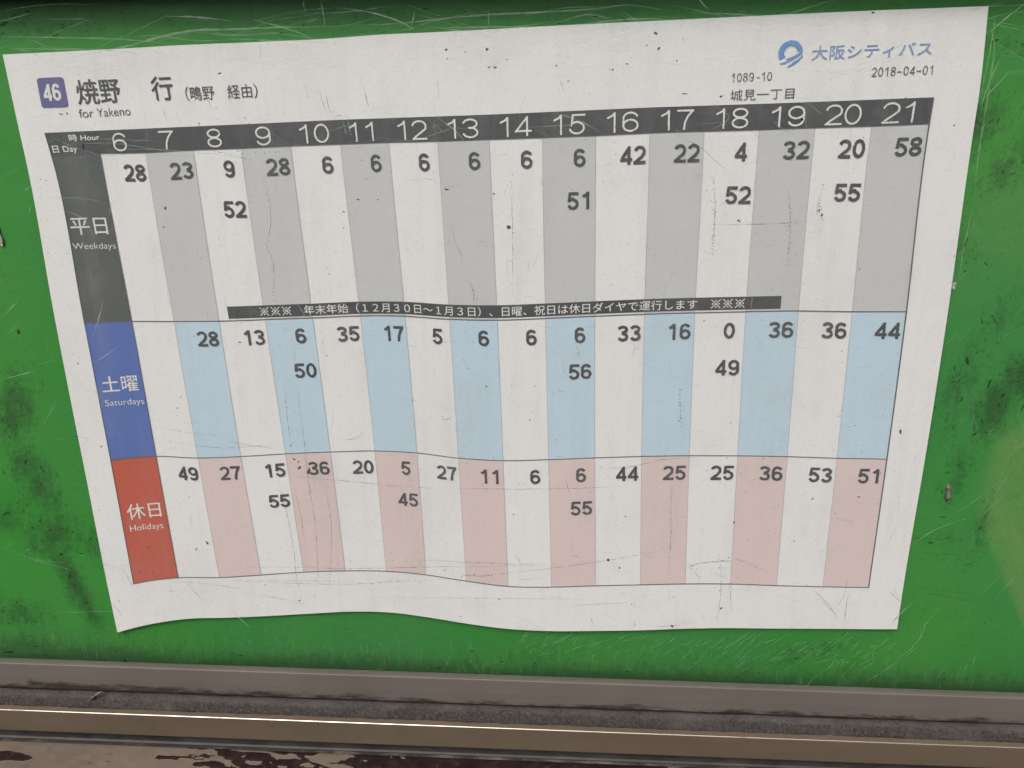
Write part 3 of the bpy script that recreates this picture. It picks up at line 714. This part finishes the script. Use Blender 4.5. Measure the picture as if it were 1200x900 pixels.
refl_mask = 1/(1+np.exp(-(xx-(171+10*((zz+45)/60)**2+5*fbm(xx/12, zz/12, 3)))/2.4))*(zz < -8)*np.clip((-8-zz)/14, 0, 1)  # mask of the reflection painted at the right of the board
refl_mask = np.maximum(refl_mask*0.75, 0.35*np.exp(-((xx-170)/26)**2-((zz-52)/22)**2))
refl_mask = refl_mask*np.clip(((zz+57)+(xx-174)*1.8)/3.0, 0, 1)**0.7
low = np.exp(-np.clip(zz+127, 0, 60)/9.0)*1.0  # grime plus painted edge occlusion, deepening towards the lower lip
upp = 0.38*np.exp(-np.clip(114-zz, 0, 60)/9.0)*(0.55+0.45*(xx < 40))  # painted shade under the upper rail, stronger on the left
for nm, val in (('grime', gr), ('reflection_tint', refl_mask), ('grime_shade', np.maximum(low, upp))):
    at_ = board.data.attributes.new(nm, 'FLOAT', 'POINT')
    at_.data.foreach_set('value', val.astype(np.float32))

# lower lip, its small rounded top edge catching the light
lip = [(5.4, -122.0), (6.9, -121.95), (7.15, -122.15), (7.2, -122.5), (7.2, -128), (6.9, -133.2), (6.0, -134.4), (2, -134.6), (2, -123.5), (5.2, -123.0)]
profile_bar('lower_lip', lip, M['taupe'], case)
upper = [(5.2, 114.6), (7.2, 114.4), (7.2, 128), (9, 134), (12, 136), (12, 142), (-6, 142), (-6, 122), (1.0, 120.5), (5.2, 119.4)]
profile_bar('upper_rail', upper[::-1], M['taupe'], case, jitter=lambda x, k, d, z: (d, z+2.6+0.015*x))


def rough_seal(x, k, d, z):
    if k in (1, 2, 3, 4):
        a = fbm(x/2.2, k*3.1, 8, 3)-0.5
        b = fbm(x/9.0, k*1.7+40, 12, 2)-0.5
        return float(d+1.6*a+0.6*b), float(z+1.0*b+0.6*a)
    return d, z


seal = [(3, -134.9), (5.9, -134.95), (8.0, -135.5), (9.2, -137.0), (9.9, -138.4), (10.4, -139.6), (6, -141), (3, -141)]
profile_bar('sealant_strip', seal, M['sealant'], case, nx=700, jitter=rough_seal, smooth=True)

trim = [(8.6, -139.1), (12.5, -139.27), (12.74, -139.44), (12.80, -139.8), (12.9, -148.6), (12.3, -149.4), (10.0, -149.6), (9.0, -150.0), (6.5, -150.0), (6.5, -140.5)]
tr_ = profile_bar('bronze_trim', trim, M['bronze'], case)
edge = [(12.50, -139.29), (12.56, -139.235), (12.70, -139.345), (12.74, -139.45), (12.60, -139.42)]
profile_bar('trim_edge_highlight', edge, M['edge'], case)  # thin strip added to carry the highlight along the trim
rec = [(6.0, -150.1), (9.1, -150.4), (9.3, -154.6), (9.8, -155.2), (9.8, -155.6), (9.0, -156.0), (6.0, -156.0)]
profile_bar('lower_channel', rec, M['dark'], case)
thin = [(9.4, -155.7), (10.3, -155.8), (10.4, -156.3), (10.0, -156.6), (9.2, -156.6)]
profile_bar('channel_lip', thin, M['taupe'], case)

# ------------------------------------------------------------------ the fascia under the case, its paint coming off in flakes
fas = thing('metal_fascia', 'maroon fascia with peeling brown paint, under the bronze trim at the bottom edge', 'fascia')
profile_bar('undercoat', [(9.0, -156.5), (9.2, -156.9), (9.2, -260), (4, -260), (4, -156.5)], M['maroon'], fas)
h = 0.45
fx, fz = np.arange(-300, 260, h), np.arange(-215, -156.9, h)
FX, FZ = np.meshgrid(fx, fz)
fld = fbm((FX+0.8*FZ)/11, FZ/3.0, 21, 6)-0.5 + 0.22*(fbm((FX-1.2*FZ)/2.6, FZ/0.9, 4, 3)-0.5)
fld = np.minimum(fld+0.0*FX, 0.5*np.clip((-132-FX)/12, 0, 1)+0.35*(np.abs(fbm((FX+1.5*FZ)/16, FZ/5, 71, 3)-0.5)-0.02)+0.02*(FX < -168)) if True else fld
bias = np.interp(FX, [-300, -172, -150, -120, -100, -60, 0, 60, 130, 260], [0.40, 0.40, 0.33, 0.10, -0.03, -0.02, -0.09, -0.08, -0.05, 0.0])
fld = fld+bias
hole = ((FX+196)/12)**2+((FZ+165.0)/2.6)**2+1.4*(fbm(FX/5, FZ/3, 31)-0.5)
fld = np.where(FX < -150, np.minimum(fld, (hole-1)*0.4), fld)
pts, faces, rim = contour(fld*8, fx[0], fz[0], h)
n = len(pts)
top = 9.55+0.25*vnoise(pts[:, 0]/3, pts[:, 1]/3, 2)
Vt = np.column_stack((pts[:, 0], -top, pts[:, 1]))
Vb = np.column_stack((pts[:, 0], np.full(n, -9.25), pts[:, 1]))
F = [tuple(f) for f in faces]+[(a, a+n, b+n, b) for a, b in rim]
fl = link('peeling_paint', np.vstack((Vt, Vb))/1000.0, F, M['flake'], fas)
fl["kind"] = "stuff"

# ------------------------------------------------------------------ the timetable sheet
sheet = thing('bus_timetable', 'printed paper bus timetable with grey, blue and pink columns on the green board', 'timetable')
nu, nv = 150, 105
uu, vv = np.meshgrid(np.linspace(UN[0], UN[-1], nu+1), np.linspace(VN[0], VN[-1], nv+1))
ru = uu.copy()
Pf = on_sheet(ru, vv, 0.0)
Pb = Pf.copy(); Pb[:, 1] += 0.00016
n = len(Pf)
F = []
for j in range(nv):
    for i in range(nu):
        a = j*(nu+1)+i
        F.append((a, a+nu+1, a+nu+2, a+1))
        F.append((a+n, a+1+n, a+nu+2+n, a+nu+1+n))
border = [i for i in range(nu+1)]+[j*(nu+1)+nu for j in range(1, nv+1)]+[nv*(nu+1)+i for i in range(nu-1, -1, -1)]+[j*(nu+1) for j in range(nv-1, 0, -1)]
for a, b in zip(border, border[1:]+border[:1]):
    F.append((a, b, b+n, a+n))
link('paper', np.vstack((Pf, Pb)), F, M['paper'], sheet, smooth=False)

V1, V2, V3, V4, V5 = VN[1:6]
L1, L2, L3, L4 = 0.06, 0.11, 0.16, 0.21
cu = lambda c: UN[2]+c*CELL


def patch(name, u0, v0, u1, v1, mat, lift=L1, parent=sheet, step=2.0):
    P, F = grid_patch(u0, v0, u1, v1, lift, step)
    return link(name, P, F, M[mat], parent)


patch('header_band', TL, V1, TR_, V2, 'header')
day_cells = []
for v0, v1, m in ((V2, V3, 'charcoal'), (V3, V4, 'blue'), (V4, V5, 'red')):
    day_cells.append(patch('day_cell', TL, v0, UN[2], v1, m))
day_cells[0]["label"] = "charcoal weekday cell"
day_cells[1]["label"] = "blue Saturday cell"
day_cells[2]["label"] = "red holiday cell"
for v0, v1, m in ((V2, V3, 'grey'), (V3, V4, 'blue_band'), (V4, V5, 'pink')):
    for c in range(1, 16, 2):
        patch('column_band', cu(c), v0, cu(c+1), v1, m)
for c in range(1, 16):                                       # fine rules between the columns
    P, F = grid_patch(cu(c)-0.055, V2, cu(c)+0.055, V5, L2, 2.0)
    link('column_rule', P, F, M['hair'], sheet)
for c in range(0, 16):
    P, F = grid_patch(cu(c)-0.05, V1, cu(c)+0.05, V2, L2, 2.0)
    link('header_tick', P, F, M['ink'], sheet)
for v, w in ((V2, .10), (V3, .17), (V4, .15), (V5, .17)):
    P, F = grid_patch(TL-0.1, v-w, TR_+0.1, v+w, L3, 2.0)
    link('row_rule', P, F, M['rule'], sheet)
for u, w in ((TL, .13), (UN[2], .13), (TR_, .22)):
    P, F = grid_patch(u-w, V1 if u != UN[2] else V2, u+w, V5, L3+0.02, 2.0)
    link('border_rule', P, F, M['rule'], sheet)

# hours
for k in range(16):
    t = str(6+k)
    print_on_sheet('hour_numeral', number_mesh(t, cu(k+0.5)-0.4, 24.95, 30.75, 4.85, 5.45, 0.048, 'c', 0.6, bold=False), M['white'], sheet, L4)
    # minutes
WK = {6: [28], 7: [23], 8: [9, 52], 9: [28], 10: [6], 11: [6], 12: [6], 13: [6], 14: [6], 15: [6, 51], 16: [42], 17: [22], 18: [4, 52], 19: [32], 20: [20, 55], 21: [58]}
SA = {7: [28], 8: [13], 9: [6, 50], 10: [35], 11: [17], 12: [5], 13: [6], 14: [6], 15: [6, 56], 16: [33], 17: [16], 18: [0, 49], 19: [36], 20: [36], 21: [44]}
HO = {6: [49], 7: [27], 8: [15, 55], 9: [36], 10: [20], 11: [5, 45], 12: [27], 13: [11], 14: [6], 15: [6, 55], 16: [44], 17: [25], 18: [25], 19: [36], 20: [53], 21: [51]}
for tab, tops in ((WK, (34.85, 47.72)), (SA, (91.35, 104.05)), (HO, (142.05, 154.8))):
    for hr, mins in tab.items():
        for k, mn in enumerate(mins):
            t = str(mn)
            right = cu(hr-6+1)-(1.05 if len(t) == 2 else 3.05)
            print_on_sheet('departure_minute', number_mesh(t, right, tops[k], tops[k]+5.45, 3.62, 4.08, 0.090, 'r', 0.8), M['ink'], sheet, L4)

# title line
f_badge_u, f_badge_v = (10.7, 19.4), (7.35, 16.4)
h = 0.12
gx, gy = np.meshgrid(np.arange(10.2, 20, h), np.arange(6.8, 17, h))
cx, cy, hw, hh, rr = 15.02, 11.87, 4.38, 4.55, 1.0
qx, qy = np.abs(gx-cx)-hw+rr, np.abs(gy-cy)-hh+rr
sdv = rr-(np.hypot(np.maximum(qx, 0), np.maximum(qy, 0))+np.minimum(np.maximum(qx, qy), 0))
badge = print_on_sheet('route_badge', contour(wear(np.clip(sdv/h, -2, 2), gx, gy, h, 0.7, 3), 10.2, 6.8, h), M['badge'], sheet, L1)
print_on_sheet('badge_number', number_mesh('46', 14.95, 9.2, 14.3, 2.65, 2.95, 0.082, 'c', 0.6), M['white'], badge, L3)


def lettering(name, s, box, mat, grow=0.0, amount=1.0, parent=sheet, lift=L3, h=0.09, slant=0.0):
    return print_on_sheet(name, text_mesh(s, box[0], box[1], box[2], box[3], grow, amount, h, slant), M[mat], parent, lift)


lettering('destination_name', '焼野', (22.6, 8.5, 37.4, 15.75), 'ink', 0.13, 1.5)
lettering('bound_for_character', '行', (48.2, 8.6, 55.1, 15.75), 'ink', 0.13, 1.2)
lettering('via_lettering', '（鴫野　経由）', (59.1, 12.0, 82.8, 16.3), 'ink', 0.02, 1.2)
lettering('english_destination', 'for Yakeno', (22.1, 17.1, 39.8, 19.8), 'softink', -0.03, 0.8)
lettering('hour_heading', '時 Hour', (17.2, 24.85, 27.4, 27.15), 'white', 0.04, 0.4, lift=L3)
lettering('day_heading', '日 Day', (10.6, 28.35, 19.0, 31.15), 'white', 0.04, 0.4, lift=L3)
lettering('day_name', '平日', (10.6, 52.3, 24.25, 57.85), 'white', 0.05, 0.5, day_cells[0])
lettering('day_name_english', 'Weekdays', (10.1, 60.6, 26.0, 63.3), 'white', -0.03, 0.5, day_cells[0])
lettering('day_name', '土曜', (11.4, 107.3, 24.8, 113.2), 'white', 0.05, 0.5, day_cells[1])
lettering('day_name_english', 'Saturdays', (11.4, 115.85, 25.9, 118.9), 'white', -0.03, 0.5, day_cells[1])
lettering('day_name', '休日', (11.9, 156.4, 24.75, 162.6), 'white', 0.05, 0.5, day_cells[2])
lettering('day_name_english', 'Holidays', (12.0, 164.8, 24.6, 168.1), 'white', -0.03, 0.5, day_cells[2])
lettering('operator_name', '大阪シティバス', (249.5, 8.75, 282.5, 12.6), 'word', 0.07, 0.8)
print_on_sheet('stop_code', number_mesh('1089-10', 238.95, 15.25, 17.7, 1.38, 1.72, 0.055, 'r', 1.5, False, 0.07), M['softink'], sheet, L3)
print_on_sheet('issue_date', number_mesh('2018-04-01', 283.8, 15.25, 17.75, 1.38, 1.74, 0.055, 'r', 0.8, False, 0.07), M['softink'], sheet, L3)
lettering('stop_name', '城見一丁目', (227.4, 19.85, 245.6, 22.95), 'ink', 0.0, 1.0)

# operator emblem: an open ring over slanting waves
h = 0.08
X0, Y0 = 239.4, 6.6
gx, gy = np.meshgrid(np.arange(X0, 248.2, h), np.arange(Y0, 14.8, h))
px, py = (gx-243.6)/3.42, -(gy-10.35)/3.42
disc = 1-np.hypot(px, py)
hole = np.hypot(px-0.02, py-0.03)-0.53
emb = np.minimum(np.minimum(disc, hole), py-(-0.56+0.40*(px+1)))
for line, w in (([(-.30, -.50), (.05, -.40), (.35, -.27), (.70, -.05), (.95, .10)], .055), ([(-.74, -.84), (-.30, -.72), (.10, -.55), (.50, -.32), (.90, -.05)], .06),
                ([(-.66, -.82), (-.40, -.77)], .075), ([(-.10, -1.06), (.30, -.88), (.65, -.62), (.95, -.28)], .075), ([(.25, -.86), (.55, -.66)], .10)):
    emb = np.maximum(emb, stroke_field(px, py, [line], w))
print_on_sheet('operator_emblem', contour(wear(np.clip(emb*3.42/h, -2, 2), gx, gy, h, 0.8, 77), X0, Y0, h), M['logo'], sheet, L3)

# notice strip above the Saturday row
strip = patch('notice_strip', 62.5, 82.85, 247.0, 87.1, 'header', L2+0.01)


def reference_marks(n, u0, pitch, v0, v1):
    h = 0.09
    Wm = pitch*n
    gx, gy = np.meshgrid(np.arange(u0-0.3, u0+Wm+0.3, h), np.arange(v0-0.2, v1+0.2, h))
    F = np.full(gx.shape, -1.0)
    r = (v1-v0)/2*0.98
    for k in range(n):
        cx, cy = u0+pitch*(k+.5), (v0+v1)/2
        F = np.maximum(F, stroke_field(gx, gy, [[(cx-r, cy-r), (cx+r, cy+r)], [(cx-r, cy+r), (cx+r, cy-r)]], 0.14))
        for ax, ay in ((0, .72), (0, -.72), (.72, 0), (-.72, 0)):
            F = np.maximum(F, 0.27-np.hypot(gx-cx-ax*r, gy-cy-ay*r))
    return contour(wear(np.clip(F/h, -2, 2), gx, gy, h, 0.4, 9), u0-0.3, v0-0.2, h)


PITCH = (236.2-73.3)/43
for k0 in (0, 40):
    print_on_sheet('reference_marks', reference_marks(3, 73.3+PITCH*k0, PITCH, 83.6, 86.45), M['white'], strip, L4)
runs = [(4, '年末年始（１２月３０日～１月３日）、'), (22, '日曜、'), (25, '祝日は休日ダイヤで運行します')]
bodies = '年末年始（１２月３０日～１月３日）、日曜、祝日は休日ダイヤで運行します'
u_in = 73.3+PITCH*4+0.15
lettering('notice_lettering', bodies, (u_in, 83.35, u_in+PITCH*len(bodies)-0.3, 86.65), 'white', 0.03, 0.5, strip, L4)

# ------------------------------------------------------------------ the clear cover in front, scratched and dirty
cover = thing('clear_cover', 'clear plastic cover, scratched and speckled with grime, over the whole timetable', 'cover')
x0, x1, z0, z1, d0, d1 = -419, 419, -121.5, 119, 3.0, 5.0
cv = [(x/1000, -d/1000, z/1000) for d in (d0, d1) for x, z in ((x0, z0), (x1, z0), (x1, z1), (x0, z1))]
link('clear_pane', cv, [(0, 3, 2, 1), (4, 5, 6, 7), (0, 1, 5, 4), (1, 2, 6, 5), (2, 3, 7, 6), (3, 0, 4, 7)], M['clear'], cover)
strong, faint = [], []
for w, a, pts in LIGHT:
    v, f = ribbon(pts, w*0.85, 5.10+0.02*rng.random())
    (strong if a else faint).append((v, f))


def hairs(n, xr, zr, ang, spread, length, w, d=5.14, bend=0.12):
    o = []
    for _ in range(n):
        x, z = rng.uniform(*xr), rng.uniform(*zr)
        a = math.radians(rng.normal(ang, spread))
        L = rng.uniform(*length)
        b = rng.normal(0, bend)*L
        p = [(x-L/2*math.cos(a), z-L/2*math.sin(a)), (x-b*math.sin(a)*.5, z+b*math.cos(a)*.5), (x+L/2*math.cos(a), z+L/2*math.sin(a))]
        o.append(ribbon(p, w*rng.uniform(.6, 1.2), d+0.03*rng.random()))
    return o


faint += hairs(150, (10, 150), (-111, -102), 38, 14, (2, 8), 0.18, bend=0.03)
strong += hairs(40, (15, 150), (-108, -102), 36, 12, (2, 6), 0.15, bend=0.03)
strong += hairs(34, (70, 155), (-116, -99), 46, 8, (5, 14), 0.16, bend=0.03)
strong += hairs(40, (-150, 165), (94, 110), 2, 12, (8, 34), 0.15, bend=0.04)
faint += hairs(60, (-160, 40), (-112, -104), 70, 40, (1.5, 6), 0.13, bend=0.04)
faint += hairs(60, (-150, 150), (72, 80), -8, 35, (3, 14), 0.14, bend=0.04)
faint += hairs(110, (-150, 165), (92, 111), 2, 12, (8, 40), 0.16, bend=0.04)
faint += hairs(50, (-200, -140), (-100, 80), 30, 30, (3, 16), 0.14, bend=0.05)
faint += hairs(80, (138, 185), (-100, 108), 64, 20, (4, 24), 0.16, bend=0.05)
faint += hairs(150, (-190, 190), (-124, -108), 88, 10, (2, 9), 0.15, bend=0.03)
faint += hairs(220, (-190, 190), (-118, 108), 20, 60, (2, 10), 0.10, bend=0.05)
strong += hairs(10, (-180, 180), (-118, 100), 30, 50, (1, 3.5), 0.2)
for nm, parts, m in (('scratches', strong, 'scratch'), ('hairline_scratches', faint, 'hairline')):
    V, F = merge(parts)
    o = link(nm, V, F, M[m], cover); o["kind"] = "stuff"
drk = [ribbon(p, w*0.8, 5.2+0.02*rng.random()) for w, p in DARK]
drk += hairs(120, (-130, 135), (-104, 86), 0, 12, (1.5, 9), 0.09, 5.22, 0.03)
drk += hairs(120, (-130, 135), (-104, 86), 85, 10, (1.5, 9), 0.09, 5.22, 0.03)
drk += hairs(30, (-130, 135), (-104, -75), 5, 20, (2, 12), 0.11, 5.22, 0.03)
V, F = merge(drk)
o = link('dirt_lines', V, F, M['grime_line'], cover); o["kind"] = "stuff"
bl, soft, cracks = [], [], []
for x, z, w, hh_, a in BLOTS:
    bl.append(blot(x, z, w, hh_, a, 5.26, 11))
    for _ in range(3):
        if w > 0.8:
            soft.append(blot(x+rng.normal(0, w*.8), z+rng.normal(0, hh_*.8), .3, .25, rng.uniform(0, 180), 5.27, 6))
for n_, s_, p in DOTS:
    p = np.array(p)
    t = np.concatenate(([0], np.cumsum(np.hypot(*np.diff(p, axis=0).T))))
    if n_ >= 20:
        cracks.append(ribbon(p, 0.17, 5.235))
    for q in rng.uniform(0, t[-1], n_):
        x, z = np.interp(q, t, p[:, 0])+rng.normal(0, .35), np.interp(q, t, p[:, 1])+rng.normal(0, .25)
        soft.append(blot(x, z, s_*rng.uniform(.4, 1.0), s_*rng.uniform(.6, 2.0), rng.normal(0, 20), 5.24+0.02*rng.random(), 6))
for _ in range(2600):
    x, z = rng.uniform(-200, 200), rng.uniform(-120, 112)
    if fbm(x/18, z/18, 60, 3)+rng.normal(0, .08) < 0.5:
        continue
    s_ = rng.lognormal(-1.45, .42)
    soft.append(blot(x, z, s_*rng.uniform(.8, 1.8), s_, rng.uniform(0, 180), 5.24+0.03*rng.random(), 6))
for nm, parts, m in (('black_specks', bl, 'speck'), ('grey_specks', soft, 'softspeck')):
    V, F = merge(parts)
    o = link(nm, V, F, M[m], cover); o["kind"] = "stuff"
V, F = merge(cracks)
o = link('surface_cracks', V, F, M['crack'], cover); o['kind'] = 'stuff'
dust = []
for _ in range(330):
    x = rng.uniform(-200, 200)
    z = -121+abs(rng.normal(0, 9)) if rng.random() < .6 else rng.uniform(-120, 112)
    s_ = rng.lognormal(-1.75, .35)
    dust.append(blot(x, z, s_, s_*rng.uniform(.7, 1.6), rng.uniform(0, 180), 5.30+0.02*rng.random(), 6))
V, F = merge(dust)
o = link('pale_dust', V, F, M['dust'], cover); o["kind"] = "stuff"


sc_ = []
for x, z, a, b, ang, st in SMUDGE:
    if z < -112 or a > 50:
        n_ = 60
        a_, b_ = min(a, 90), b
    else:
        n_, a_, b_ = int(34*st*a*b/100)+14, a, b
    c, s_ = math.cos(math.radians(ang)), math.sin(math.radians(ang))
    for _ in range(n_):
        p, q = rng.normal(0, a_*.5), rng.normal(0, b_*.5)
        X_, Z_ = x+p*c-q*s_, z+p*s_+q*c
        if not (-125.5 < Z_ < 112) or abs(X_) > 400:
            continue
        L = rng.lognormal(-.75, .55)
        sc_.append(blot(X_, Z_, L*rng.uniform(1.0, 2.8), L*rng.uniform(.25, .6), ang+rng.normal(0, 28), -1.08+0.05*rng.random(), 7))
V, F = merge(sc_)
o = link('scuff_marks', V, F, M['scuff'], board); o["kind"] = "stuff"

# ------------------------------------------------------------------ small loose things
def sliver(name, label, cat, x, z, d, L, w, ang, mat, thick=0.5):
    V, F = [], []
    n, r = 12, 8
    c, s_ = math.cos(math.radians(ang)), math.sin(math.radians(ang))
    for i in range(n+1):
        t = i/n
        rad = max(0.05, math.sin(math.pi*min(1, max(0, t*0.94+0.03)))**0.7)*(1+0.25*math.sin(t*9))
        for k in range(r):
            a = 2*math.pi*k/r
            lx, ly, lz = (t-.5)*L, thick/2*rad*math.cos(a), w/2*rad*math.sin(a)
            lz += 0.25*math.sin(t*3.1)
            V.append(((lx*c-lz*s_)/1000, ly/1000, (lx*s_+lz*c)/1000))
    for i in range(n):
        for k in range(r):
            a, b = i*r+k, i*r+(k+1) % r
            F.append((a, b, b+r, a+r))
    F += [tuple(range(r)), tuple(range(n*r, n*r+r))[::-1]]
    o = link(name, V, F, M[mat], None, True)
    o.location = (x/1000, -d/1000, z/1000)
    o["label"], o["category"] = label, cat
    return o


sliver('wood_splinter', 'thin pale splinter lying on the grey sealant strip at the lower left', 'splinter', -154.4, -134.4, 9.0, 8.0, 1.3, 37, 'husk', 0.9)
sliver('seed_husk', 'slim grey-brown seed husk on the green board right of the timetable', 'husk', 160.4, -43.6, -0.6, 7.4, 2.0, 97, 'husk', 1.0)
sliver('paint_chip', 'tiny pale chip on the green board just beside the sheet edge at right', 'chip', 150.2, 29.0, -0.8, 2.6, 1.5, 85, 'chip', 0.5)
sliver('pale_grey_scrap', 'pale grey scrap on the green board at the far left', 'scrap', -164.6+0.2, 43.0, -0.6, 8.0, 2.4, 97, 'chip', 0.8)  # a light greyish chip at the left edge
